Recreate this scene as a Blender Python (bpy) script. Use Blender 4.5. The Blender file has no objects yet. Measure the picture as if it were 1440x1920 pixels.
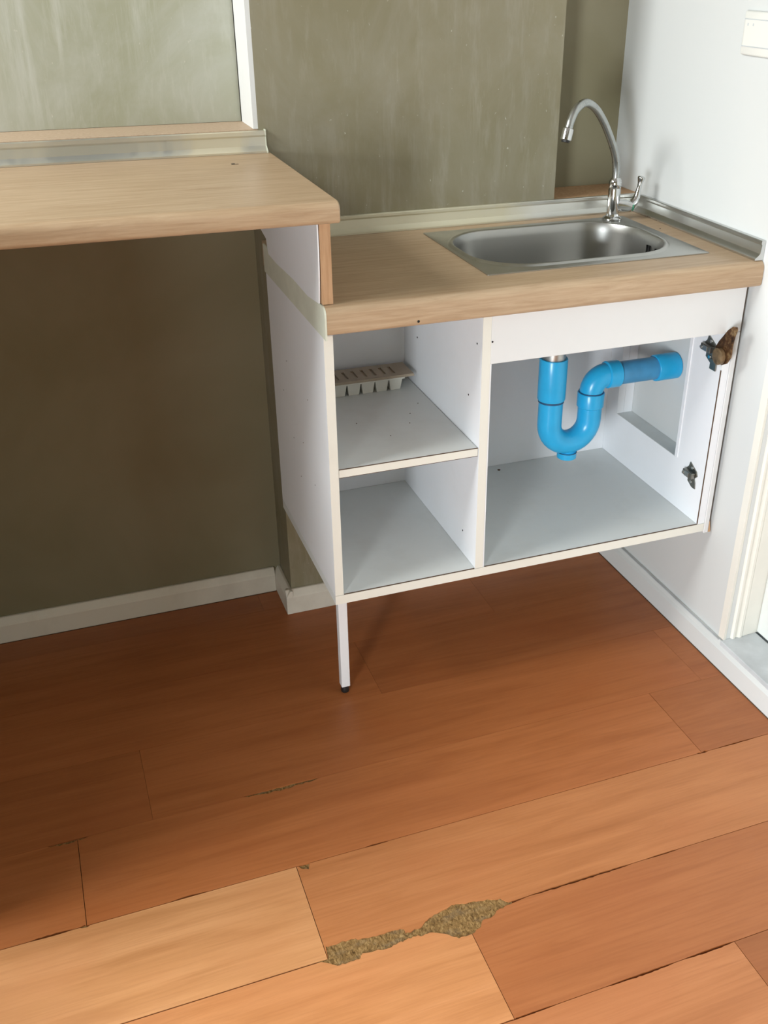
import bpy, bmesh, math, random
from mathutils import Vector, Matrix
random.seed(7)
SC = bpy.context.scene
COL = SC.collection

# ------------------------------------------------------------------ camera
FPX, PX, PY = 1910.27, 85.48, 33.66
def add_camera():
    pitch, yaw, roll = [math.radians(a) for a in (-29.6492, 21.1032, 0.4267)]
    fw = Vector((math.sin(yaw)*math.cos(pitch), math.cos(yaw)*math.cos(pitch), math.sin(pitch)))
    r = fw.cross(Vector((0, 0, 1))).normalized(); u = r.cross(fw)
    r2 = r*math.cos(roll) + u*math.sin(roll); u2 = -r*math.sin(roll) + u*math.cos(roll)
    cam = bpy.data.cameras.new('camera'); o = bpy.data.objects.new('camera', cam); COL.objects.link(o)
    m = Matrix((r2, u2, -fw)).transposed().to_4x4(); m.translation = (-0.3779, -1.4332, 1.2545)
    o.matrix_world = m
    cam.sensor_fit = 'HORIZONTAL'; cam.sensor_width = 36; cam.lens = FPX*36/1440
    cam.shift_x = -PX/1440; cam.shift_y = PY/1440; cam.clip_start = 0.02
    SC.camera = o
add_camera()

# ------------------------------------------------------------------ world, lights, exposure
w = bpy.data.worlds.new('world'); SC.world = w; w.use_nodes = True
w.node_tree.nodes['Background'].inputs[0].default_value = (0.80, 0.90, 1.0, 1)
w.node_tree.nodes['Background'].inputs[1].default_value = 0.2
def area(name, loc, rot, sx, sy, power, col):
    l = bpy.data.lights.new(name, 'AREA'); l.shape = 'RECTANGLE'; l.size = sx; l.size_y = sy
    l.energy = power; l.color = col
    o = bpy.data.objects.new(name, l); COL.objects.link(o); o.location = loc
    o.rotation_euler = [math.radians(a) for a in rot]
    return o
# daylight at the high window and at the low window of the left wall
area('window_daylight', (-2.02, -0.10, 2.25), (0, -33, 0), 0.95, 1.10, 96, (0.98, 1.0, 0.98))
area('low_window_daylight', (-1.63, -2.06, 0.76), (0, -90, 28), 0.84, 0.66, 90, (0.90, 0.96, 1.0))
SC.view_settings.view_transform = 'Standard'; SC.view_settings.look = 'None'
SC.view_settings.gamma = 1; SC.view_settings.use_curve_mapping = False
SC.view_settings.exposure = 0.0

# ------------------------------------------------------------------ dimensions (metres)
D, DR, W = 0.3963, 0.4987, 0.7727          # column face, recessed wall, right wall
XP, XN = 0.0094, 0.5837                    # left and right edge of the column
ZB, ZBT = 0.2643, 0.2823                   # cabinet bottom board
ZC0, ZC = 0.7560, 0.8000                   # worktop
ZL0, ZL = 0.9205, 0.9508                   # raised worktop
XI = 0.7354                                # inner face of right cabinet side
XL, YF, ZT = -1.6, -2.6, 2.4               # room: left wall, wall behind camera, ceiling
HB = 0.057                                 # skirting height

# ------------------------------------------------------------------ materials
class NT:
    def __init__(s, name):
        s.m = bpy.data.materials.new(name); s.m.use_nodes = True
        s.t = s.m.node_tree; s.b = s.t.nodes['Principled BSDF']
    def n(s, typ, **kw):
        x = s.t.nodes.new(typ)
        for k, v in kw.items():
            if k in x.inputs.keys(): x.inputs[k].default_value = v
            else: setattr(x, k, v)
        return x
    def l(s, a, b): s.t.links.new(a, b)
    def coords(s, scale=(1, 1, 1), rand=False):
        tc = s.n('ShaderNodeTexCoord'); mp = s.n('ShaderNodeMapping'); mp.inputs['Scale'].default_value = scale
        s.l(tc.outputs['Object'], mp.inputs['Vector'])
        if rand:
            oi = s.n('ShaderNodeObjectInfo'); mu = s.n('ShaderNodeMath', operation='MULTIPLY'); mu.inputs[1].default_value = 37.0
            s.l(oi.outputs['Random'], mu.inputs[0]); s.l(mu.outputs[0], mp.inputs['Location'])
        return mp.outputs[0]
    def noise(s, scale, vec, detail=4, rough=.55, dist=0):
        x = s.n('ShaderNodeTexNoise'); x.inputs['Scale'].default_value = scale; x.inputs['Detail'].default_value = detail
        x.inputs['Roughness'].default_value = rough; x.inputs['Distortion'].default_value = dist
        s.l(vec, x.inputs['Vector']); return x.outputs['Fac']
    def ramp(s, fac, stops):
        x = s.n('ShaderNodeValToRGB'); e = x.color_ramp.elements
        while len(e) < len(stops): e.new(0.5)
        for i, (p, c) in enumerate(stops):
            e[i].position = p; e[i].color = (*c, 1) if len(c) == 3 else c
        s.l(fac, x.inputs[0]); return x.outputs[0]
    def mix(s, fac, a, b, mode='MIX'):
        x = s.n('ShaderNodeMix', data_type='RGBA', blend_type=mode)
        if isinstance(fac, (int, float)): x.inputs[0].default_value = fac
        else: s.l(fac, x.inputs[0])
        for i, v in ((6, a), (7, b)):
            if isinstance(v, tuple): x.inputs[i].default_value = (*v, 1)
            else: s.l(v, x.inputs[i])
        return x.outputs[2]
    def base(s, c):
        if isinstance(c, tuple): s.b.inputs['Base Color'].default_value = (*c, 1)
        else: s.l(c, s.b.inputs['Base Color'])
    def set(s, rough=.5, metal=0, spec=.5, coat=0):
        s.b.inputs['Roughness'].default_value = rough; s.b.inputs['Metallic'].default_value = metal
        s.b.inputs['Specular IOR Level'].default_value = spec; s.b.inputs['Coat Weight'].default_value = coat
        return s
    def bump(s, fac, strength=.2, dist=.001):
        x = s.n('ShaderNodeBump'); x.inputs['Strength'].default_value = strength; x.inputs['Distance'].default_value = dist
        s.l(fac, x.inputs['Height']); s.l(x.outputs[0], s.b.inputs['Normal'])
BW = lambda v: (v, v, v)

def m_plain(name, c, rough=.5, metal=0, spec=.5, mottle=.0, sc=30):
    t = NT(name); t.set(rough, metal, spec)
    if mottle:
        f = t.noise(sc, t.coords(), 5)
        lo = tuple(x*(1-mottle) for x in c); hi = tuple(min(1, x*(1+mottle)) for x in c)
        t.base(t.ramp(f, [(.3, lo), (.7, hi)]))
    else: t.base(c)
    return t.m
def m_olive(name='olive_wall', scuff=1.0, fade=0.0):
    t = NT(name); t.set(.62, 0, .35)
    big = t.noise(2.2, t.coords((1, 1, 1)), 4, .6, .4)
    c = t.ramp(big, [(.3, (.205, .183, .105)), (.7, (.270, .246, .165))])
    streak = t.noise(9, t.coords((3.2, 3.2, .28)), 6, .7)
    patch = t.noise(3.4, t.coords((1, 1, .7)), 3, .6)
    s1 = t.ramp(streak, [(.50, BW(0)), (.68, BW(1))]); s2 = t.ramp(patch, [(.46, BW(0)), (.66, BW(.8))])
    if scuff == 0:
        t.base(c); t.bump(t.noise(260, t.coords(), 4), .12, .0006); return t.m
    L = (.365, .345, .285) if not fade else (.56, .575, .52)
    if fade: c = t.mix(fade, c, (.44, .46, .35))
    mx = t.n('ShaderNodeMath', operation='MULTIPLY'); t.l(s1, mx.inputs[0]); t.l(s2, mx.inputs[1])
    c = t.mix(mx.outputs[0], c, L)
    cloud = t.ramp(t.noise(4.2, t.coords((1, 1, .75)), 6, .68, .7), [(.46, BW(0)), (.72, BW(.48 if not fade else .7))])
    c = t.mix(cloud, c, tuple(v*.93 for v in L))
    rub = t.ramp(t.noise(26, t.coords((2.0, 2.0, .35)), 5, .72), [(.52, BW(0)), (.72, BW(.35))])
    c = t.mix(rub, c, tuple(v*1.05 for v in L))
    sp = t.ramp(t.noise(160, t.coords((1, 1, .6)), 2, .5), [(.73, BW(0)), (.78, BW(.6))])
    c = t.mix(sp, c, (.60, .59, .52))
    t.base(c); t.bump(t.noise(260, t.coords(), 4), .12, .0006)
    return t.m
def m_white(name, c, grime=.35, rough=.42, gc=(.55, .52, .45)):
    t = NT(name); t.set(rough, 0, .4)
    f = t.noise(7, t.coords(), 6, .65, .3)
    col = t.mix(t.ramp(f, [(.50, BW(0)), (.85, BW(grime))]), c, gc)
    t.base(col)
    return t.m
def m_counter():
    t = NT('oak_laminate'); t.set(.38, 0, .45)
    g1 = t.noise(22, t.coords((.35, 5.0, 5.0)), 7, .68, .5)
    g2 = t.noise(90, t.coords((.12, 4.0, 4.0)), 3, .6)
    c = t.ramp(g1, [(.28, (.36, .235, .135)), (.5, (.45, .32, .20)), (.72, (.52, .385, .255))])
    c = t.mix(t.ramp(g2, [(.45, BW(0)), (.75, BW(.35))]), c, (.30, .19, .11))
    t.base(c); return t.m
def m_wood_raw(name, a, b):
    t = NT(name); t.set(.55, 0, .3)
    t.base(t.ramp(t.noise(30, t.coords((6, 6, .5)), 5, .6), [(.3, a), (.7, b)])); return t.m
def m_plank():
    t = NT('cherry_plank'); t.set(.40, 0, .5)
    g1 = t.noise(7, t.coords((.35, 4.0, 1), True), 6, .62, .7)
    g2 = t.noise(60, t.coords((.14, 4.5, 1), True), 4, .65)
    blo = t.noise(5, t.coords((.9, 1.6, 1), True), 3, .5, .5)
    c = t.ramp(g1, [(.25, (.80, .74, .66)), (.5, (1, 1, 1)), (.75, (1.14, 1.20, 1.30))])
    c = t.mix(t.ramp(g2, [(.45, BW(0)), (.8, BW(.45))]), c, (.66, .56, .50))
    c = t.mix(t.ramp(blo, [(.5, BW(0)), (.8, BW(.45))]), c, (.95, .82, .80))
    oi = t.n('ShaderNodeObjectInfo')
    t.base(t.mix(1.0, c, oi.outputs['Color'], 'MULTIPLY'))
    t.l(t.ramp(t.noise(12, t.coords((1, 1, 1)), 5, .7), [(.3, BW(.36)), (.7, BW(.50))]), t.b.inputs['Roughness'])
    t.bump(g2, .05, .0004); return t.m
def m_core():
    t = NT('torn_fibre_core'); t.set(.9, 0, .1)
    f = t.noise(260, t.coords((1, .5, 1)), 6, .7, .8); g = t.noise(55, t.coords((.6, 1.4, 1)), 5, .7)
    c = t.ramp(f, [(.3, (.07, .036, .012)), (.5, (.26, .150, .055)), (.7, (.46, .30, .13))])
    c = t.mix(t.ramp(g, [(.50, BW(0)), (.70, BW(.6))]), c, (.20, .150, .095))
    t.base(c); t.bump(f, 1.0, .002); return t.m
def m_steel(name, c, rough, stretch=(1, 1, 1), lo=.8):
    t = NT(name); t.set(rough, 1)
    f = t.noise(40, t.coords(stretch), 5, .7)
    t.base(t.ramp(f, [(.3, tuple(x*lo for x in c)), (.7, c)]))
    t.l(t.ramp(f, [(.3, BW(rough*.8)), (.7, BW(rough*1.25))]), t.b.inputs['Roughness']); return t.m
def m_alu_strip():
    t = NT('aluminium_strip'); t.set(.32, .9)
    f = t.noise(5, t.coords((1, 1, .4)), 4, .6, .5)
    c = t.ramp(f, [(.42, (.62, .64, .62)), (.60, (.63, .58, .44))])
    t.base(c); t.l(t.ramp(f, [(.42, BW(.9)), (.62, BW(.25))]), t.b.inputs['Metallic']); return t.m
def m_strip_long():
    t = NT('aged_aluminium_strip'); t.set(.30, .9)
    tc = t.n('ShaderNodeTexCoord'); sx = t.n('ShaderNodeSeparateXYZ'); t.l(tc.outputs['Object'], sx.inputs[0])
    f = t.noise(5, t.coords((1, 1, .4)), 4, .6, .5)
    ad = t.n('ShaderNodeMath', operation='MULTIPLY_ADD'); ad.inputs[1].default_value = .35; t.l(f, ad.inputs[0]); t.l(sx.outputs[0], ad.inputs[2])
    t.base(t.ramp(ad.outputs[0], [(.20, (.60, .57, .43)), (.30, (.66, .66, .62))]))
    t.l(t.ramp(ad.outputs[0], [(.20, BW(.15)), (.34, BW(.95))]), t.b.inputs['Metallic']); return t.m
def m_rust():
    t = NT('rusty_steel'); t.set(.55, .6)
    f = t.noise(90, t.coords(), 5, .65)
    t.base(t.ramp(f, [(.3, (.035, .018, .010)), (.5, (.12, .055, .022)), (.7, (.34, .23, .11))])); return t.m
def m_tan():
    t = NT('tan_plastic'); t.set(.45)
    t.base(t.ramp(t.noise(30, t.coords(), 4), [(.3, (.36, .29, .21)), (.7, (.44, .37, .28))])); return t.m

M = dict(
 olive=m_olive(), olive3=m_olive('plain_olive_wall', 0), olive2=m_olive('faded_olive_panel', fade=.65),
 wall=m_white('white_wall_paint', (.635, .655, .65), .25, .55, (.66, .66, .63)),
 white=m_white('white_melamine', (.84, .86, .89), .18, .40, (.62, .60, .54)),
 edge=m_white('cream_edge_band', (.76, .75, .68), .3, .45, (.55, .50, .40)),
 rail=m_white('white_rail_paint', (.72, .73, .73), .2, .45, (.60, .59, .55)),
 grey=m_white('grey_white_board', (.74, .77, .76), .35, .42, (.52, .52, .48)),
 band=m_plain('pale_edge_band', (.66, .68, .57), .45, mottle=.06),
 cream=m_white('cream_skirting', (.74, .71, .62), .45, .5, (.42, .38, .30)),
 frame=m_plain('cream_frame_paint', (.78, .76, .69), .4, mottle=.03, sc=8),
 counter=m_counter(), oakraw=m_wood_raw('oak_edge', (.40, .23, .12), (.52, .33, .19)),
 sill=m_wood_raw('sill_wood', (.42, .30, .20), (.52, .40, .29)), plank=m_plank(), core=m_core(),
 under=m_plain('dark_underlay', (.05, .035, .025), .9), steel=m_steel('brushed_steel', (.50, .50, .48), .34, (1, 1, 1), .93),
 bowl=m_plain('bowl_steel', (.38, .38, .365), .33, 1), chrome=m_steel('chrome', (.72, .73, .73), .12),
 dull=m_steel('dull_chrome', (.50, .52, .51), .30), alu=m_alu_strip(), alu2=m_strip_long(), alu3=m_steel('bare_aluminium', (.62, .63, .62), .30, (.3, .1, .3), .9),
 dark=m_plain('black_rubber', (.012, .012, .012), .45), hole=m_plain('dark_hole', (.01, .01, .01), .9),
 seam=m_plain('brown_seam', (.10, .055, .03), .8),
 blue=m_plain('blue_pvc', (.022, .40, .74), .28, mottle=.05), blue2=m_plain('weathered_blue_pvc', (.06, .28, .52), .42, mottle=.15),
 ring=m_plain('dark_blue_joint', (.01, .07, .17), .5), green=m_plain('green_dot', (.06, .33, .20), .35),
 rust=m_rust(), rust2=m_plain('rusty_tan_cup', (.24, .16, .085), .5, .4, mottle=.5, sc=60), zinc=m_steel('zinc_plate', (.30, .30, .27), .42), tray=m_plain('white_plastic', (.72, .71, .64), .45, mottle=.03), tan=m_tan(),
 thresh=m_plain('grey_cement', (.52, .55, .57), .6, mottle=.14, sc=18), door=m_plain('white_door_paint', (.70, .72, .70), .4, mottle=.02, sc=6),
 plate=m_plain('socket_plastic', (.75, .75, .71), .35), ceil=m_plain('ceiling_paint', (.30, .29, .27), .8), gap_shade=m_plain('painted_gap_shade', (.05, .055, .045), .7),
 winframe=m_plain('window_frame_paint', (.80, .80, .78), .4),
)

# ------------------------------------------------------------------ mesh helpers
class MB:
    def __init__(s): s.bm = bmesh.new()
    def box(s, x0, x1, y0, y1, z0, z1, bev=0, seg=2):
        r = bmesh.ops.create_cube(s.bm, size=1); vs = r['verts']
        bmesh.ops.scale(s.bm, vec=(x1-x0, y1-y0, z1-z0), verts=vs)
        bmesh.ops.translate(s.bm, vec=((x0+x1)/2, (y0+y1)/2, (z0+z1)/2), verts=vs)
        if bev:
            es = list({e for v in vs for e in v.link_edges})
            bmesh.ops.bevel(s.bm, geom=es, offset=bev, segments=seg, profile=.5, affect='EDGES')
        return s
    def prism(s, poly, axis, a0, a1):
        """extrude a 2-D polygon along an axis: x -> (y,z), y -> (x,z), z -> (x,y)"""
        def P(p, a): return {'x': (a, p[0], p[1]), 'y': (p[0], a, p[1]), 'z': (p[0], p[1], a)}[axis]
        A = [s.bm.verts.new(P(p, a0)) for p in poly]; B = [s.bm.verts.new(P(p, a1)) for p in poly]
        s.bm.faces.new(A); s.bm.faces.new(B[::-1]); n = len(poly)
        for i in range(n): s.bm.faces.new((A[i], B[i], B[(i+1) % n], A[(i+1) % n]))
        return s
    def rings(s, rings, cap0=False, cap1=False, closed=True):
        R = [[s.bm.verts.new(p) for p in r] for r in rings]; n = len(R[0])
        for a, b in zip(R, R[1:]):
            for i in range(n if closed else n-1): s.bm.faces.new((a[i], a[(i+1) % n], b[(i+1) % n], b[i]))
        if cap0: s.bm.faces.new(R[0][::-1])
        if cap1: s.bm.faces.new(R[-1])
        return s
    def tube(s, pts, rad, n=20, cap=True):
        pts = [Vector(p) for p in pts]; rad = rad if isinstance(rad, (list, tuple)) else [rad]*len(pts)
        rs = []; up = None
        for i, p in enumerate(pts):
            a = pts[max(i-1, 0)]; b = pts[min(i+1, len(pts)-1)]; d = (b-a).normalized()
            if up is None:
                up = Vector((0, 1, 0)) if abs(d.y) < .9 else Vector((1, 0, 0))
            u = (up - d*up.dot(d)).normalized(); v = d.cross(u); up = u
            rs.append([p + (u*math.cos(t)+v*math.sin(t))*rad[i] for t in [2*math.pi*k/n for k in range(n)]])
        return s.rings(rs, cap, cap)
    def lathe(s, prof, c, axis='z', n=28):
        """prof: (radius, height) pairs; turned round an axis through c"""
        rs = []
        for r, h in prof:
            q = []
            for k in range(n):
                t = 2*math.pi*k/n; a, b = max(r, 1e-5)*math.cos(t), max(r, 1e-5)*math.sin(t)
                q.append({'z': (c[0]+a, c[1]+b, c[2]+h), 'x': (c[0]+h, c[1]+a, c[2]+b), 'y': (c[0]+a, c[1]+h, c[2]+b)}[axis])
            rs.append(q)
        return s.rings(rs, True, True)
    def build(s, name, mat, parent=None, smooth=None, bevel=0):
        bm = s.bm
        bmesh.ops.recalc_face_normals(bm, faces=bm.faces)
        if parent is not None:
            loc = Vector(parent['_w'])
        else:
            xs = [v.co for v in bm.verts]; lo = [min(v[i] for v in xs) for i in range(3)]; hi = [max(v[i] for v in xs) for i in range(3)]
            loc = Vector(((lo[0]+hi[0])/2, (lo[1]+hi[1])/2, lo[2]))
        bmesh.ops.translate(bm, vec=-loc, verts=bm.verts)
        me = bpy.data.meshes.new(name); bm.to_mesh(me); bm.free()
        me.materials.append(M[mat])
        if smooth is not None:
            for p in me.polygons: p.use_smooth = True
            me.set_sharp_from_angle(angle=math.radians(smooth))
        o = bpy.data.objects.new(name, me); COL.objects.link(o)
        if parent is not None: o.parent = parent
        else: o.location = loc
        o['_w'] = tuple(loc)
        if bevel:
            b = o.modifiers.new('bevel', 'BEVEL'); b.width = bevel; b.segments = 2; b.limit_method = 'ANGLE'; b.angle_limit = math.radians(50)
        return o
def thing(name, loc, label, cat, group=None):
    o = bpy.data.objects.new(name, None); COL.objects.link(o); o.location = loc; o.empty_display_size = .05; o['_w'] = tuple(loc)
    return tag(o, label, cat, group)
def tag(o, label, cat, group=None):
    o['label'] = label; o['category'] = cat
    if group: o['group'] = group
    return o
def struct(o, label, cat):
    o['kind'] = 'structure'; o['label'] = label; o['category'] = cat; return o
def arc(cx, cy, r, a0, a1, n):
    return [(cx+r*math.cos(math.radians(a0+(a1-a0)*i/n)), cy+r*math.sin(math.radians(a0+(a1-a0)*i/n))) for i in range(n+1)]
def rrect(x0, x1, y0, y1, r, z, n=10):
    p = []
    for cx, cy, a in ((x1-r, y1-r, 0), (x0+r, y1-r, 90), (x0+r, y0+r, 180), (x1-r, y0+r, 270)):
        p += [(x, y, z) for x, y in arc(cx, cy, r, a, a+90, n)]
    return p

# ================================================================== ROOM SHELL
# floor: dark underlay with every plank a piece of its own
fl = struct(MB().box(XL-.1, W+.1, YF-.1, DR+.1, -.06, -.010).build('floor', 'under'), 'reddish brown laminate plank floor with chipped seams', 'floor')
TOPD = [(-0.1602,-0.4637),(-0.1403,-0.4644),(-0.12,-0.4639),(-0.1102,-0.4689),(-0.0904,-0.4709),(-0.0607,-0.471),(-0.0435,-0.4746),(-0.0441,-0.4828),(-0.0321,-0.4817),(-0.0175,-0.4802),(-0.0016,-0.4692),(0.0168,-0.4646),(0.0381,-0.4594),(0.0654,-0.4638),(0.0879,-0.4684),(0.1124,-0.474),(0.121,-0.4845)]
BOTD = [(-0.1733,-0.4867),(-0.1533,-0.5007),(-0.1381,-0.5012),(-0.1204,-0.5013),(-0.1135,-0.4933),(-0.0963,-0.4958),(-0.0747,-0.4985),(-0.0598,-0.4947),(-0.0504,-0.4941),(-0.0359,-0.4922),(-0.021,-0.4956),(-0.0069,-0.4953),(0.014,-0.5074),(0.0258,-0.5187),(0.0471,-0.5184),(0.0645,-0.511),(0.0708,-0.502),(0.0885,-0.5001),(0.0992,-0.4926),(0.1178,-0.4894)]
PW, PL = 0.18, 1.067
# small bites out of plank edges: (row edge y, x0, x1, depth into the plank above, depth into the plank below)
CHIPS = [(-.125, -.213, -.076, .002, .0075), (-.125, -.527, -.462, .001, .005), (-.305, -.160, -.142, .0, .013), (-.305, -.36, -.30, .003, .0),
         (-.485, .155, .335, .0018, .0022), (-.485, .36, .42, .001, .0012), (-.665, .19, .30, .001, .0022), (-.665, .315, .40, .0015, .002), (-.665, .02, .11, .0012, .001),
         (-.305, -.05, -.01, .003, .001), (-.305, -.56, -.50, .0025, .001), (-.305, -.49, -.475, .004, .003), (-.305, .575, .60, .003, .002), (-.305, .62, .70, .001, .001)]
GAP = 0.0005
def rough_pts(rng, a, b, n):
    return [a+(b-a)*(i+rng.uniform(-.25, .25))/n if 0 < i < n else (a if i == 0 else b) for i in range(n+1)]
def edge_line(yb, x0, x1, upper):
    """points along a plank edge, x0 -> x1; upper: this is the lower edge of the plank above yb"""
    s = 1 if upper else -1; y = yb + s*(GAP if yb < -.2 else .0002)
    rng = random.Random(int(abs(yb)*1000)+(1 if upper else 2))
    def dmg(x):
        if abs(yb+.485) > .001: return y
        src = TOPD if upper else BOTD
        for (ax, ay), (bx, by) in zip(src, src[1:]):
            if ax <= x <= bx and bx > ax:
                v = ay+(by-ay)*(x-ax)/(bx-ax); return max(y, v) if upper else min(y, v)
        return y
    pts = [(x0, dmg(x0))]
    items = []
    if abs(yb+.485) < .001: items.append(('D', -.175, .122))
    for c in CHIPS:
        if abs(c[0]-yb) < .001: items.append(('C', c[1], c[2], c[3] if upper else c[4]))
    items.sort(key=lambda i: i[1])
    for it in items:
        if it[0] == 'D':
            src = TOPD if upper else BOTD
            fine = []
            for (ax, ay), (bx, by) in zip(src, src[1:]):
                for k in range(4):
                    f = k/4; j = 0 if k == 0 else rng.uniform(-.0014, .0014)
                    fine.append((ax+(bx-ax)*f, ay+(by-ay)*f+j))
            fine.append(src[-1])
            for p in fine:
                if x0+.0005 < p[0] < x1-.0005 and p[0] > pts[-1][0]-.002:
                    pts.append((p[0], max(y, p[1]) if upper else min(y, p[1])))
        else:
            xs = rough_pts(rng, it[1], it[2], max(4, int((it[2]-it[1])/.006)))
            for i, x in enumerate(xs):
                if x0+.0005 < x < x1-.0005 and x > pts[-1][0]:
                    f = 0 if i in (0, len(xs)-1) else (math.sin(math.pi*i/(len(xs)-1))**.5)*rng.uniform(.45, 1.1)
                    pts.append((x, y+s*it[3]*f))
    pts.append((x1, dmg(x1))); return pts
STAG = {-2: -.48, -3: -.163, -4: .047, -5: .40, -1: -.36, 0: .10, 1: .42, 2: -.05}
y_first = -.305
for k in range(-16, 4):
    yb = y_first + PW*(k+2)            # lower edge of row k; row -2 spans -.305 .. -.125
    yt = min(yb+PW, DR-.005); yb2 = max(yb, YF+.002)
    if yt <= yb2+.01: continue
    off = STAG.get(k, (k*.37) % PL)
    x = off - PL*4
    while x < W:
        gp = GAP if k <= -2 else .0002; a, b = max(x, XL+.002)+gp, min(x+PL, W-.004)-gp
        if b-a > .01:
            lo = edge_line(yb, a, b, True) if yb2 == yb else [(a, yb2), (b, yb2)]
            hi = edge_line(yb+PW, a, b, False) if yt == yb+PW else [(a, yt), (b, yt)]
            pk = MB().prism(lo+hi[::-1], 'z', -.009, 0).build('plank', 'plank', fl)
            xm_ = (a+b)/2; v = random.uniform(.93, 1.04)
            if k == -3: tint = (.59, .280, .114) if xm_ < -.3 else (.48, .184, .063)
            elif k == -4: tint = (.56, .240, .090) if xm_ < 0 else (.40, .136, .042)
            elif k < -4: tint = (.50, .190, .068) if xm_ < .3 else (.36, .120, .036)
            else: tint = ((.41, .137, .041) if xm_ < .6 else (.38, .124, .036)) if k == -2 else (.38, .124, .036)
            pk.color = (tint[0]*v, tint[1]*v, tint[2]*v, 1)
        x += PL
# torn fibre core showing in the big chip and the small bites
def core(x0, x1, y0, y1, nx, ny, z, amp):
    m = MB(); g = [[m.bm.verts.new((x0+(x1-x0)*i/nx, y0+(y1-y0)*j/ny, z+random.uniform(-amp, amp))) for i in range(nx+1)] for j in range(ny+1)]
    for j in range(ny):
        for i in range(nx): m.bm.faces.new((g[j][i], g[j][i+1], g[j+1][i+1], g[j+1][i]))
    return m.build('torn_core', 'core', fl)
tc = core(-.178, .126, -.522, -.456, 90, 20, -.0012, .0007); tc['label'] = 'torn brown fibre core of the chipped planks'
for c in CHIPS:
    if c[0] > -.2 or c[2]-c[1] < .02: core(c[1]-.002, c[2]+.002, c[0]-.014, c[0]+.006, 20, 5, -.0022, .0006)

# recessed back wall, the column in front of it, and the boxed-in base of the corner niche
struct(MB().box(XL-.1, W+.15, DR, DR+.1, -.06, ZT).build('wall_back', 'olive3'), 'plain olive wall set back behind the raised worktop', 'wall')
struct(MB().box(XP, XN, D, DR, -.01, ZT).build('wall_column', 'olive'), 'wide scuffed olive column behind the lower worktop', 'wall')
struct(MB().box(XN, W, D, DR, -.01, .8145).build('wall_niche_base', 'olive3'), 'low wall closing the corner niche below its wooden sill', 'wall')
struct(MB().box(XN+.0005, W, D-.001, DR, .8145, .8325, .001).build('trim_1', 'oakraw'), 'brown wooden sill in the corner niche behind the tap', 'sill')
struct(MB().box(-.76, XP, D+.0005, DR, ZL0, .9875, .001).build('trim_2', 'sill'), 'pale wooden ledge behind the raised worktop', 'sill')
struct(MB().box(XP-.008, XP, D, DR-.0095, .9878, ZT).build('trim_3', 'rail'), 'white vertical lining strip on the side of the column', 'trim')
struct(MB().box(XP-.0075, XP, DR-.0095, DR, .9878, ZT).build('trim_4', 'gap_shade'), 'dark strip painted as the shade of the gap beside the white lining', 'trim')  # dark colour painted in for the shade of an open gap
struct(MB().box(XL, XP-.0085, DR-.004, DR-.0002, .988, ZT).build('wall_panel', 'olive2'), 'pale faded olive panel above the raised worktop', 'wall')
# right wall with the raised doorway
DY0, DY1, DZ1 = -.0934, -.88, 1.98
m = MB().box(W, W+.15, DY0, DR, -.06, ZT).box(W, W+.15, YF-.1, DY1, -.06, ZT).box(W, W+.15, DY1, DY0, DZ1, ZT).box(W, W+.15, DY1, DY0, -.06, .04)
struct(m.build('wall_right', 'wall'), 'white painted wall on the right beside the sink', 'wall')
struct(MB().box(W-.0095, W+.074, DY1, DY0, .04, .0605, .0015).build('door_threshold', 'thresh'), 'raised grey cement threshold of the doorway', 'threshold')
dr = struct(MB().box(W+.0745, W+.108, DY1+.001, DY0-.0022, .0635, DZ1-.01, .002).build('door_1', 'door'), 'white door leaf set back in the right doorway', 'door')
# stepped frame on the doorway's near side, floor to lintel
prof = [(W+.150, DY0), (W+.0746, DY0), (W+.0746, DY0), (W+.068, DY0-.000), (W+.040, DY0-.0015), (W+.036, DY0-.0045), (W+.031, DY0-.0045), (W+.027, DY0-.001), (W+.0225, DY0-.001), (W+.0205, DY0-.0038), (W+.0155, DY0-.0038), (W+.012, DY0+.004), (W+.004, DY0+.004), (W+.002, DY0), (W-.004, DY0-.001), (W-.0045, DY0+.016), (W, DY0+.016), (W, DY0+.02), (W+.15, DY0+.02)]
prof = [(a, b-.0015) for a, b in [prof[0]] + prof[3:]]
jam = MB().prism(prof, 'z', .0607, DZ1)
struct(jam.build('trim_5', 'frame', smooth=30), 'cream stepped door frame beside the cabinet', 'door frame')
# skirting boards
def skirt(name, poly_axis, prof, axis, a0, a1, label, mat):
    return struct(MB().prism(prof, axis, a0, a1).build(name, mat, bevel=.0015), label, 'skirting')
def sk(y): return [(y, 0), (y, HB), (y-.006, HB), (y-.010, HB-.006), (y-.0135, HB-.012), (y-.015, HB-.016), (y-.015, 0)]
skirt('baseboard_back', None, sk(DR), 'x', -.68, XP-.0151, 'cream skirting board under the raised worktop', 'cream')
skirt('baseboard_column', None, sk(D), 'x', XP-.015, W-.0095, 'cream skirting board along the column below the cabinet', 'cream')
skirt('baseboard_return', None, [(XP-(y0-0), z) for y0, z in [(0, 0), (0, HB), (.006, HB), (.010, HB-.006), (.0135, HB-.012), (.015, HB-.016), (.015, 0)]], 'y', D-.0149, DR, 'short cream skirting board on the side of the column', 'cream')
skirt('baseboard_right', None, [(W-a, z) for a, z in [(0, 0), (0, HB), (.006, HB), (.008, HB-.003), (.0105, HB-.009), (.015, HB-.014), (.015, 0)]], 'y', YF, D-.0151, 'white skirting board along the right wall and doorstep', 'wall')
for o_, b_ in (('baseboard_right', (W-.0168, W-.0149, YF, D-.016, 0, .0012)), ('baseboard_back', (-.68, XP-.016, DR-.0164, DR-.0149, 0, .0010))):
    MB().box(*b_).build('dirt_seam', 'seam', bpy.data.objects[o_])
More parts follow.
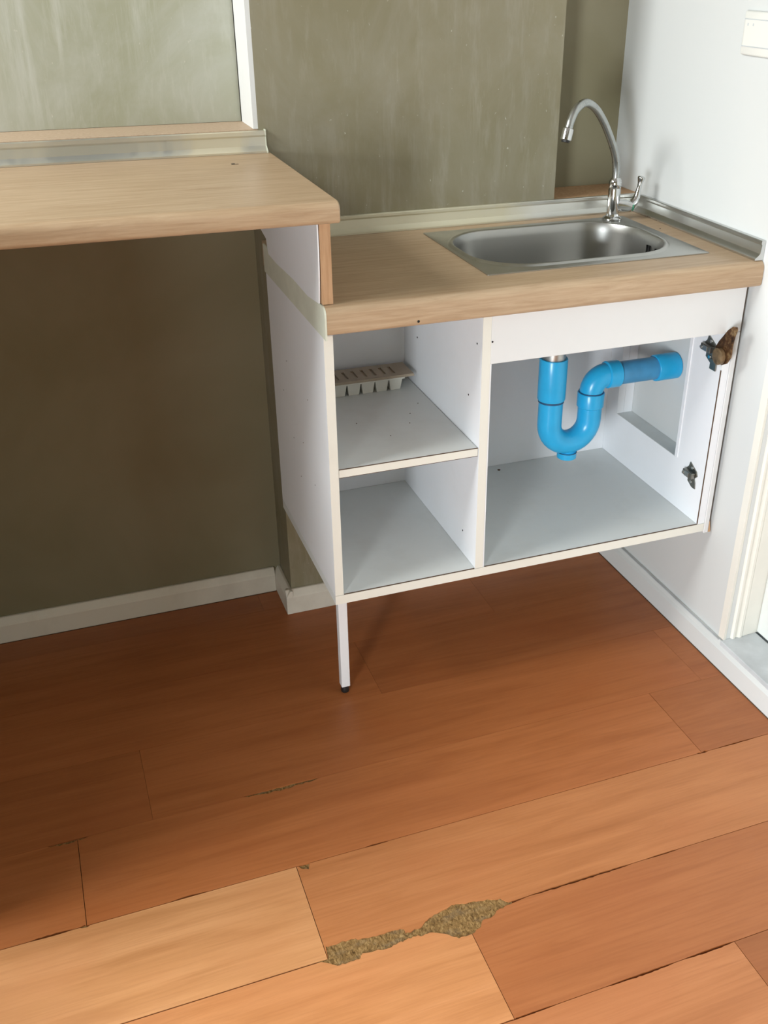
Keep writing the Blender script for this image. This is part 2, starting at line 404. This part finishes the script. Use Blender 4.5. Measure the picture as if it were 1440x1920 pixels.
MB().box(W-.0085, W-.0050, -.085, .36, HB-.0008, HB+.0008).build('dirt_seam', 'thresh', bpy.data.objects['baseboard_right'])
# the low partition at the far end of the raised worktop, left wall with window, wall behind camera, ceiling
struct(MB().box(-.76, -.685, -.255, DR, -.01, ZL0-.001).build('wall_partition', 'olive3'), 'low olive partition carrying the far end of the raised worktop', 'wall')
struct(MB().box(XL, -.98, -1.22, -1.15, -.01, 1.02).build('wall_light_block', 'olive3'), 'added low olive wall, out of view, blocking light from the low window', 'wall')  # unseen wall, added to keep low-window light from under the raised worktop
WY0, WY1, WZ0, WZ1 = -.66, .46, 1.20, 2.37
VY0, VY1, VZ0, VZ1 = -2.42, -1.68, .28, 1.24
m = MB().box(XL-.12, XL, WY1, DR, -.06, ZT).box(XL-.12, XL, WY0, WY1, -.06, WZ0).box(XL-.12, XL, WY0, WY1, WZ1, ZT).box(XL-.12, XL, VY1, WY0, -.06, ZT)
m.box(XL-.12, XL, YF-.1, VY0, -.06, ZT).box(XL-.12, XL, VY0, VY1, -.06, VZ0).box(XL-.12, XL, VY0, VY1, VZ1, ZT)
struct(m.build('wall_left', 'olive3'), 'olive wall with two windows on the left', 'wall')
def window(name, y0, y1, z0, z1, label):
    m = MB(); a, b = XL-.10, XL-.06
    m.box(a, b, y0, y0+.02, z0, z1).box(a, b, y1-.02, y1, z0, z1).box(a, b, y0+.02, y1-.02, z0, z0+.02).box(a, b, y0+.02, y1-.02, z1-.02, z1)
    return struct(m.build(name, 'winframe'), label, 'window')
window('window_1', WY0, WY1, WZ0, WZ1, 'high open window in the left wall')
window('window_2', VY0, VY1, VZ0, VZ1, 'low open window in the left wall')
struct(MB().box(XL, W, YF-.1, YF, -.06, ZT).build('wall_front', 'olive3'), 'olive wall behind the photographer', 'wall')
struct(MB().box(XL-.12, W+.15, YF-.1, DR+.1, ZT, ZT+.08).build('ceiling', 'ceil'), 'plain white ceiling', 'ceiling')

# ================================================================== SINK CABINET
cab = thing('sink_cabinet', (.38, .19, 0), 'white doorless sink cabinet with open shelves hung above the floor', 'cabinet')
X0 = .0015; PT = .0150
YB = .3747
bb = MB().box(X0, XI+.0162, .0, YB+.006, ZB, ZBT, .0008).build('bottom_board', 'grey', cab); bb['label'] = 'grey-white bottom board with chipped front edge'
lsp = MB().box(X0, X0+PT, .0, YB+.006, ZBT+.0004, ZC0-.001, .0008).build('side_panel', 'white', cab)
XD0, XD1 = .2635, .2815
dv = MB().box(XD0, XD1, .0, YB, ZBT+.0004, ZC0-.001, .0008).build('divider', 'white', cab)
ZS = .5215
MB().box(X0+PT+.0006, XD0-.0012, .002, YB, ZS-.0145, ZS, .0006).build('shelf', 'grey', cab)
for own, b_ in ((bb, (X0, XI+.0160, -.0010, .0002, ZB+.0004, ZBT-.0004)), (lsp, (X0+.0002, X0+PT-.0002, -.0010, .0002, ZBT+.0006, ZC0-.0075)), (dv, (XD0+.0002, XD1-.0032, -.0010, .0002, ZBT+.0006, ZC0-.0012)), (bpy.data.objects['shelf'], (X0+PT+.0008, XD0-.0014, .0010, .0021, ZS-.0140, ZS-.0006))):
    MB().box(*b_).build('front_edge_band', 'edge', own)
MB().box(X0+PT, XI, YB+.0002, YB+.006, ZBT+.0004, ZC0-.001).build('back_panel', 'white', cab)
ap = MB().box(XD1-.003, W-.0105, -.0015, .0145, .6700, ZC0-.001, .0008).build('apron_rail', 'rail', cab)
# right side with its rectangular cut-out in front of the wall
CY0, CY1, CZ0, CZ1 = .098, .330, .384, .66
m = MB().box(XI, XI+.016, .0, CY0, ZBT+.0004, .6695).box(XI, XI+.016, CY1, YB, ZBT+.0004, ZC0-.001)
m.box(XI, XI+.016, CY0, CY1, ZBT+.0004, CZ0).box(XI, XI+.016, .0146, CY1, CZ1+.0096, ZC0-.001)
sp = m.build('side_panel', 'white', cab); sp['label'] = 'right cabinet side with a rectangular cut-out round the pipe'
lg = MB().box(XI+.0005, W-.0005, CY0, CY1, CZ0-.012, CZ0+.0005, .0005).build('cutout_ledge', 'grey', sp); lg['label'] = 'dusty grey ledge of the cut-out'
MB().box(XI+.0165, W-.0005, CY1, CY1+.012, CZ0, CZ1).build('cutout_lining', 'white', sp)
MB().box(XI+.0165, W-.0005, CY0-.012, CY0, CZ0, CZ1).build('cutout_lining', 'white', sp)
MB().box(XI-.0018, XI+.0002, CY0-.006, CY0+.003, CZ0+.002, .6695, .0005).build('cutout_bead', 'white', sp)
MB().box(XI+.0168, W-.0105, -.002, .012, ZB-.004, .6695, .001).build('filler_strip', 'rail', cab)
MB().prism([(W-.0100, ZB-.004), (W-.004, ZB-.004), (W-.0085, ZB+.020), (W-.0100, ZB+.020)], 'y', -.001, .003).build('wood_chip', 'oakraw', cab)
# brown seams where the board edges have swollen
seam = lambda *b: MB().box(*b).build('edge_seam', 'seam', cab)
seam(X0+PT+.001, XD0-.001, -.0006, .0015, ZBT-.0002, ZBT+.0006); seam(XD1+.001, XI, -.0006, .0015, ZBT-.0002, ZBT+.0006)
seam(X0+PT+.001, XD0-.001, .0012, .003, ZS-.0004, ZS+.0004); seam(X0+PT+.001, XD0-.001, .0014, .003, ZS-.0152, ZS-.0144)
seam(.40, XI+.010, .0006, .003, ZB-.0008, ZB+.0002); seam(XI-.0002, XI+.0008, -.0004, .002, ZBT+.001, .60)
seam(W-.0105, W-.0092, -.0005, .004, ZB+.012, ZC0-.002)
# dark crumbs and screw holes
for x, y in ((.19, .14), (.205, .18), (.14, .10), (.235, .22), (.10, .17)):
    MB().lathe([(.0009, 0), (.0011, .0006), (.0004, .0011)], (x, y, ZS), n=6).build('crumb', 'seam', cab)
for y, z in ((.02, .70), (.05, .60), (.30, .62), (.055, .50), (.06, .33)):
    MB().lathe([(.0017, 0), (.0017, .0006)], (XD0-.0006, y, z), 'x', 8).build('screw_hole', 'hole', cab)
MB().lathe([(.0017, 0), (.0017, .0006)], (XD1-.001, -.0021, .708), 'y', 8).build('screw_hole', 'hole', cab)
MB().lathe([(.0030, 0), (.0035, .001), (.001, .0018)], (.470, .352, ZBT), n=8).build('crumb', 'seam', cab)
for y, z in ((.26, .62), (.12, .60), (.17, .50), (.30, .55), (.20, .42), (.10, .45), (.24, .48)):
    MB().lathe([(.0010, 0), (.0010, .0005)], (X0-.0004, y, z), 'x', 6).build('nail_mark', 'seam', cab)
# leg
lx, ly = .0355, .088
leg = MB().box(lx-.0085, lx+.0085, ly-.0085, ly+.0085, .016, ZB-.0004, .0012).build('leg', 'white', cab)
MB().lathe([(.004, 0), (.0075, .001), (.0082, .004), (.0080, .010), (.0065, .0155)], (lx, ly, 0), n=16).build('rubber_foot', 'dark', leg, 40)['label'] = 'small black levelling foot'
MB().prism([(lx+.001, ZB-.001), (lx+.0075, ZB-.001), (lx+.0065, ZB-.016), (lx+.003, ZB-.012)], 'y', ly-.0093, ly-.0086).build('rust_stain', 'rust', leg)
# concealed hinges left behind on the right side
def hinge(y, z, wing):
    x = XI
    sl = .012
    pl = [(y+.007, z+.024), (y-.016, z+.012), (y-.020, z+.004), (y-.012, z-.004), (y-.016, z-.012), (y-.018, z-.024), (y-.007, z-.024), (y+.008, z-.016), (y+.007, z-.002), (y+.020, z-.002), (y+.022, z+.004), (y+.014, z+.010), (y+.010, z+.014)]
    o = MB().prism(pl, 'x', x-.0022, x-.0001).build('hinge', 'zinc', cab)
    MB().box(x-.011, x-.0023, y-.014, y+.016, z-.004, z+.008, .0012).build('hinge_arm', 'zinc', o)
    MB().box(x-.0126, x-.0112, y-.006, y+.008, z-.003, z+.007, .0005).build('arm_plate', 'dull', o)
    for dy, dz in ((-.003, .015), (-.004, -.014)):
        MB().lathe([(.0032, -.0016), (.0030, -.0008), (.0030, 0)], (x-.0022, y+dy, z+dz), 'x', 12).build('screw', 'chrome', o)
    MB().lathe([(.003, -.003), (.0034, -.002), (.0034, 0)], (x-.011, y+.011, z+.002), 'x', 12).build('screw', 'dull', o)
    if wing:
        o['label'] = 'rusty hinge with its bent cup still attached'
        MB().lathe([(.0125, -.013), (.0150, -.012), (.0150, -.005), (.0125, -.0035), (.0125, 0)], (x-.0012, y-.040, z+.000), 'x', 22).build('hinge_cup', 'rust2', o, 40)
        wp = [(y-.020, z+.010), (y-.028, z+.024), (y-.036, z+.034), (y-.048, z+.050), (y-.060, z+.060), (y-.070, z+.062), (y-.072, z+.057), (y-.068, z+.044), (y-.065, z+.024), (y-.066, z+.006), (y-.058, z-.008), (y-.044, z-.016), (y-.030, z-.012)]
        MB().prism(wp, 'x', x-.0050, x-.0022).build('hinge_wing', 'rust', o)
        MB().box(x-.0045, x-.0022, y-.028, y-.010, z-.034, z-.014, .0006).build('hinge_tab', 'zinc', o)
    return o
hinge(.040, .373, False)['label'] = 'bare grey hinge plate'
hinge(.040, .628, True)

# ================================================================== LOWER WORKTOP (with a hole for the sink)
wt = thing('sink_worktop', (.38, .19, ZC0), 'lower oak laminate worktop holding the steel sink', 'worktop')
XW0, XW1 = .0012, W-.001
nose = [(.06, ZC)] + [(a, b) for a, b in arc(-.011, ZC-.014, .014, 90, 180, 6)] + [(a, b) for a, b in arc(-.018, ZC0+.007, .007, 180, 270, 4)] + [(.06, ZC0)]
m = MB().prism(nose, 'x', XW0, XW1).box(XW0, XW1, .335, D-.0008, ZC0, ZC).box(XW0, .300, .06, .335, ZC0, ZC).box(.698, XW1, .06, .335, ZC0, ZC)
m.build('worktop', 'counter', wt, 40)
eb = [(D-.02, ZC-.0005)] + arc(-.0115, ZC-.0145, .014, 90, 180, 6) + [(-.0255, ZC0-.006), (D-.02, ZC0-.006)]
MB().prism(eb, 'x', XW0-.0028, XW0-.0001).build('edge_band', 'band', wt)['label'] = 'peeling pale edge band on the worktop end'
for x, z in ((.145, .7640),):
    MB().lathe([(.0022, -.0004), (.0016, 0)], (x, -.0250, z), 'y', 8).build('screw_hole', 'hole', wt)
MB().lathe([(.0018, 0), (.001, .0006)], (.728, .235, ZC), n=8).build('screw_hole', 'hole', wt)

# aluminium upstands
def ups(a): return [(0, 0), (.0165, 0), (.0165, .003), (.0125, .0055), (.0075, .0105), (.0060, .0245), (.0078, .0275), (.0078, a-.001), (.0065, a), (0, a)]
o = MB().prism([(D-.0006-u, ZC+.0003+v) for u, v in ups(.0325)], 'x', .020, W-.0010).build('backsplash_strip', 'alu2', None, 30)
tag(o, 'long aluminium backsplash strip behind the sink', 'backsplash', 'aluminium backsplash strips')
o = MB().prism([(W-.0008-u, ZC+.0003+v) for u, v in ups(.0325)], 'y', -.018, D-.0175).build('backsplash_strip', 'alu3', None, 30)
tag(o, 'aluminium backsplash strip along the white right wall', 'backsplash', 'aluminium backsplash strips')

# ================================================================== RAISED WORKTOP
rw = thing('raised_worktop', (-.37, .18, ZL0), 'raised oak laminate worktop on the left', 'worktop')
yf = -.033
ns = [(D-.0005, ZL)] + arc(yf+.012, ZL-.012, .012, 90, 180, 6) + arc(yf+.006, ZL0+.006, .006, 180, 270, 4) + [(D-.0005, ZL0)]
MB().prism(ns, 'x', -.80, .0262).build('worktop', 'counter', rw, 40, bevel=.0025)
MB().box(-.0600, -.0545, .2915, .2965, ZL-.0004, ZL+.0007).build('screw_hole', 'hole', rw)
MB().box(-.0545, -.0490, .2905, .2935, ZL-.0004, ZL+.0004).build('screw_hole', 'seam', rw)
sup = MB().box(-.0005, .0160, -.0125, D-.075, ZC+.0006, ZL0-.0004, .0006).build('support_panel', 'oakraw', rw); sup['label'] = 'oak edged upright panel standing on the lower worktop'
fc = [(D-.018, ZL0-.0004), (-.0120, ZL0-.0004), (-.0122, ZC+.075), (-.0100, ZC+.045), (-.0070, ZC+.020), (-.0035, ZC+.0008), (.06, ZC-.006), (.15, ZC-.004), (.27, ZC-.008), (.325, ZC-.006), (.335, ZC+.018), (D-.018, ZC+.026)]
MB().prism(fc, 'x', -.0038, -.0018).build('white_facing', 'white', sup)['label'] = 'loose white facing sheet'
o = MB().prism([(D-.0001-u, ZL+.0003+v) for u, v in ups(.0345)], 'x', -.79, .0185).build('backsplash_strip', 'alu', None, 30)
tag(o, 'pale backsplash strip at the back of the raised worktop', 'backsplash', 'aluminium backsplash strips')
cp = [(D-.0001-u*1.12, ZL+.0003+v) for u, v in ups(.0362)]
c = MB().prism(cp, 'x', .0186, .0206).build('end_cap', 'band', o)

# ================================================================== SINK
sk_ = thing('steel_sink', (.503, .198, .672), 'rectangular stainless steel sink set into the lower worktop', 'sink')
BX0, BX1, BY0, BY1, BR = .310, .678, .080, .316, .092
def rr(e, z, r=None): return rrect(BX0-e, BX1+e, BY0-e, BY1+e, (BR+e) if r is None else r, z)
R = [rrect(.2915, .7115, .050, .347, .003, ZC+.0002), rrect(.2915, .7115, .050, .347, .003, ZC+.0016), rrect(.2925, .7105, .051, .346, .003, ZC+.0020),
     rr(.0125, ZC+.0014), rr(.0105, ZC+.0020), rr(.0075, ZC+.0046), rr(.0045, ZC+.0050), rr(.0015, ZC+.0030)]
MB().rings(R).build('rim', 'steel', sk_, 50)
B = [rr(.0015, ZC+.0030), rr(0, ZC-.001), rr(-.002, ZC-.012), rr(-.008, ZC-.085), rr(-.012, ZC-.106), rr(-.020, ZC-.119), rr(-.034, ZC-.126), rr(-.06, ZC-.128, .028)]
B.append([(.488+.034*math.cos(t), .197+.034*math.sin(t), ZC-.129) for t in [math.pi*2*i/44 for i in range(44)]])
MB().rings(B, False, True).build('bowl', 'bowl', sk_, 50)
MB().lathe([(.030, 0), (.032, .001), (.030, .003), (.022, .003), (.020, .001)], (.488, .197, ZC-.1289), n=24).build('drain', 'chrome', sk_, 40)
# overflow: four slots and a screw on the right end wall of the bowl
for y in (.190, .182, .160, .152):
    q = max(0, BY0+BR-y); ox = BX1-BR+math.sqrt(BR*BR-q*q)
    MB().box(ox-.0050, ox-.0012, y-.0013, y+.0013, ZC-.034, ZC-.015).build('overflow_slot', 'hole', sk_)
MB().lathe([(.003, 0), (.0028, -.002), (.001, -.0028)], (BX1-.0030, .171, ZC-.0245), 'x', 12).build('overflow_screw', 'chrome', sk_, 40)

# ================================================================== TAP
FX, FY = .6790, .3310; FZ = ZC+.0021
tp = thing('kitchen_tap', (FX, FY, FZ), 'chrome swan-neck tap with lever handle at the sink corner', 'tap')
MB().lathe([(.0185, 0), (.0185, .002), (.0165, .004), (.0125, .006), (.0115, .010)], (FX, FY, FZ), n=32).build('base', 'chrome', tp, 40)
MB().lathe([(.0110, .008), (.0120, .016), (.0120, .054), (.0112, .058), (.0125, .060), (.0125, .070), (.0105, .074), (.0080, .077)], (FX, FY, FZ), n=28).build('body', 'chrome', tp, 40)
dx, dy = -.903, -.430
sp_pts = [(0, .870), (.000, .886), (.003, .905), (.013, .928), (.034, .958), (.060, .988), (.088, 1.011), (.117, 1.0215), (.143, 1.013), (.157, .996), (.162, .984)]
def cr(P, n=5):
    out = []
    for i in range(len(P)-1):
        p0, p1, p2, p3 = P[max(i-1, 0)], P[i], P[i+1], P[min(i+2, len(P)-1)]
        for k in range(n):
            t = k/n; out.append(tuple(.5*((2*b)+(-a+c)*t+(2*a-5*b+4*c-d)*t*t+(-a+3*b-3*c+d)*t**3) for a, b, c, d in zip(p0, p1, p2, p3)))
    out.append(P[-1]); return out
W3 = lambda s: (FX+dx*s[0], FY+dy*s[0], s[1])
MB().tube([W3(s) for s in cr(sp_pts)], .0072, 18).build('spout', 'dull', tp, 60)
e = sp_pts[-1]; q = (e[0]+.006, e[1]-.0190)
MB().tube([W3(e), W3((e[0]+.0004, e[1]-.0012)), W3((e[0]+.001, e[1]-.003)), W3(q), W3((q[0]+.0003, q[1]-.001))], [.0075, .0094, .0098, .0098, .0088], 20).build('aerator', 'chrome', tp, 40)
MB().tube([W3((q[0]+.0003, q[1]-.001)), W3((q[0]+.0012, q[1]-.004))], [.0078, .0074], 16).build('aerator_insert', 'dark', tp, 40)
MB().tube([(FX+.006, FY-.001, FZ+.026), (FX+.022, FY-.006, FZ+.0245), (FX+.034, FY-.010, FZ+.0235)], [.0105, .0112, .0105], 20).build('valve_stem', 'chrome', tp, 40)
MB().tube(cr([(FX+.026, FY-.009, FZ+.024), (FX+.036, FY-.010, FZ+.028), (FX+.044, FY-.010, FZ+.038), (FX+.0475, FY-.009, FZ+.052), (FX+.050, FY-.008, FZ+.064), (FX+.0525, FY-.007, FZ+.074), (FX+.0535, FY-.007, FZ+.078)], 4),
          [.0085]*4+[.0085, .008, .0076, .0072]+[.0068, .0064, .006, .0056]+[.0050, .0046, .0044, .0044]+[.0046, .0052, .006, .0068]+[.0074, .0072, .006, .004]+[.001], 16).build('lever', 'chrome', tp, 60)
MB().tube([(FX+.0345, FY-.0105, FZ+.0235), (FX+.0385, FY-.0135, FZ+.0225), (FX+.0392, FY-.0142, FZ+.0223)], [.0084, .0080, .005], 18).build('index_cap', 'green', tp, 40)['label'] = 'green cap of the lever'

# ================================================================== DRAIN PIPE
PYY = .1905; PR = .0238
dp = thing('drain_pipe', (.53, PYY, .375), 'bright blue plastic drain trap under the sink', 'pipe')
xa, xb = .4975, .5845; zc_ = .452; rb = (xb-xa)/2; xm = (xa+xb)/2
MB().lathe([(.0262, .505), (.0272, .507), (.0272, .586), (.0262, .588)], (xa, PYY, 0), n=32).build('tail_socket', 'blue', dp, 40)
MB().lathe([(.0225, .586), (.0225, .664), (.020, .670)], (xa, PYY, 0), n=24).build('tail_pipe', 'steel', dp, 40)
MB().lathe([(.0252, .5005), (.0252, .5050)], (xa, PYY, 0), n=32).build('joint_ring', 'ring', dp, 40)
U = [(xa, PYY, .501), (xa, PYY, .48)] + [(xm-rb*math.cos(math.radians(a)), PYY, zc_-rb*math.sin(math.radians(a))) for a in range(0, 181, 10)] + [(xb, PYY, .470), (xb, PYY, .482)]
MB().tube(U, PR, 28).build('trap_bend', 'blue', dp, 60)
MB().lathe([(.0175, .374), (.0195, .3755), (.0195, .388), (.0182, .389), (.0165, .389), (.0165, .402), (.018, .410)], (xm, PYY, 0), n=28).build('cleanout_cap', 'blue', dp, 40)
MB().lathe([(.0200, .3870), (.0200, .3885)], (xm, PYY, 0), n=28).build('joint_ring', 'ring', dp, 40)
MB().lathe([(.0245, .478), (.0265, .480), (.0265, .5065), (.0255, .508)], (xb, PYY, 0), n=32).build('outlet_socket', 'blue', dp, 40)
MB().lathe([(.0245, .508), (.0245, .5100)], (xb, PYY, 0), n=32).build('joint_ring', 'ring', dp, 40)
hz = .5390; er = .030
E_ = [(xb, PYY, .507)] + [(xb+er-er*math.cos(math.radians(a)), PYY, hz-er+er*math.sin(math.radians(a))) for a in range(0, 91, 10)] + [(xb+er+.004, PYY, hz)]
MB().tube(E_, PR-.0006, 28).build('elbow', 'blue', dp, 60)
MB().lathe([(.0240, xb+er-.002), (.0265, xb+er), (.0265, xb+er+.024), (.0250, xb+er+.0255)], (0, PYY, hz), 'x', 32).build('elbow_socket', 'blue', dp, 40)
MB().lathe([(.0225, xb+er+.024), (.0225, .742)], (0, PYY, hz), 'x', 32).build('waste_pipe', 'blue2', dp, 40)['label'] = 'weathered grey-blue pipe length'
MB().lathe([(.0250, .722), (.0262, .7235), (.0262, W-.002), (.0250, W-.001)], (0, PYY, hz), 'x', 32).build('wall_socket', 'blue', dp, 40)

# ================================================================== ICE TRAYS
tx0, tx1, ty0, ty1 = .062, .236, .293, .345
m = MB().box(tx0, tx1, ty0, ty1, ZS+.0225, ZS+.0265, .001)
nx = 6
for i in range(nx):
    for j in range(2):
        a = tx0+.004+(tx1-tx0-.008)*i/nx; b = tx0+.004+(tx1-tx0-.008)*(i+1)/nx; c0 = ty0+.003+(ty1-ty0-.006)*j/2; d = ty0+.003+(ty1-ty0-.006)*(j+1)/2
        m.rings([[(a+.004, c0+.003, ZS+.0003), (b-.004, c0+.003, ZS+.0003), (b-.004, d-.003, ZS+.0003), (a+.004, d-.003, ZS+.0003)], [(a+.0008, c0, ZS+.0227), (b-.0008, c0, ZS+.0227), (b-.0008, d, ZS+.0227), (a+.0008, d, ZS+.0227)]], True, True)
tag(m.build('ice_cube_tray', 'tray'), 'white plastic ice cube tray on the cabinet shelf', 'ice tray')
lx0, lx1, ly0, ly1, lz = .046, .254, .290, .357, ZS+.0268
m = MB().box(lx0, lx1, ly0, ly1, lz, lz+.0022, .0005)
s0, s1 = ly0+.016, ly1-.016
m.box(lx0+.001, lx1-.001, ly0+.001, s0, lz+.0020, lz+.0048).box(lx0+.001, lx1-.001, s1, ly1-.001, lz+.0020, lz+.0048)
x = lx0+.001
for k in range(9):
    c0 = lx1-.036-.0185*(8-k)
    m.box(x, c0-.0028, s0, s1, lz+.0020, lz+.0048); x = c0+.0028
m.box(x, lx1-.001, s0, s1, lz+.0020, lz+.0048)
tag(m.build('slotted_lid', 'tan'), 'tan slotted plastic lid lying on the white ice tray', 'lid')

# ================================================================== WALL SOCKET
ws = thing('wall_socket', (W, .065, 1.1095), 'white double power socket on the right wall above the sink', 'socket')
MB().box(W-.0075, W-.0002, .003, .119, 1.1075, 1.1725, .003, 3).build('plate', 'plate', ws, 40)
MB().box(W-.0082, W-.0072, .014, .114, 1.1215, 1.1605, .0004).build('insert', 'plate', ws)
for z in (1.1605, 1.1208):
    MB().box(W-.0086, W-.0070, .012, .116, z-.0006, z+.0008).build('groove', 'thresh', ws)
for y in (.106, .092, .050, .036):
    MB().box(W-.0085, W-.0080, y-.0014, y+.0014, 1.1510, 1.1550).build('pin_slot', 'thresh', ws)

for o in bpy.data.objects:
    if '_w' in o: del o['_w']
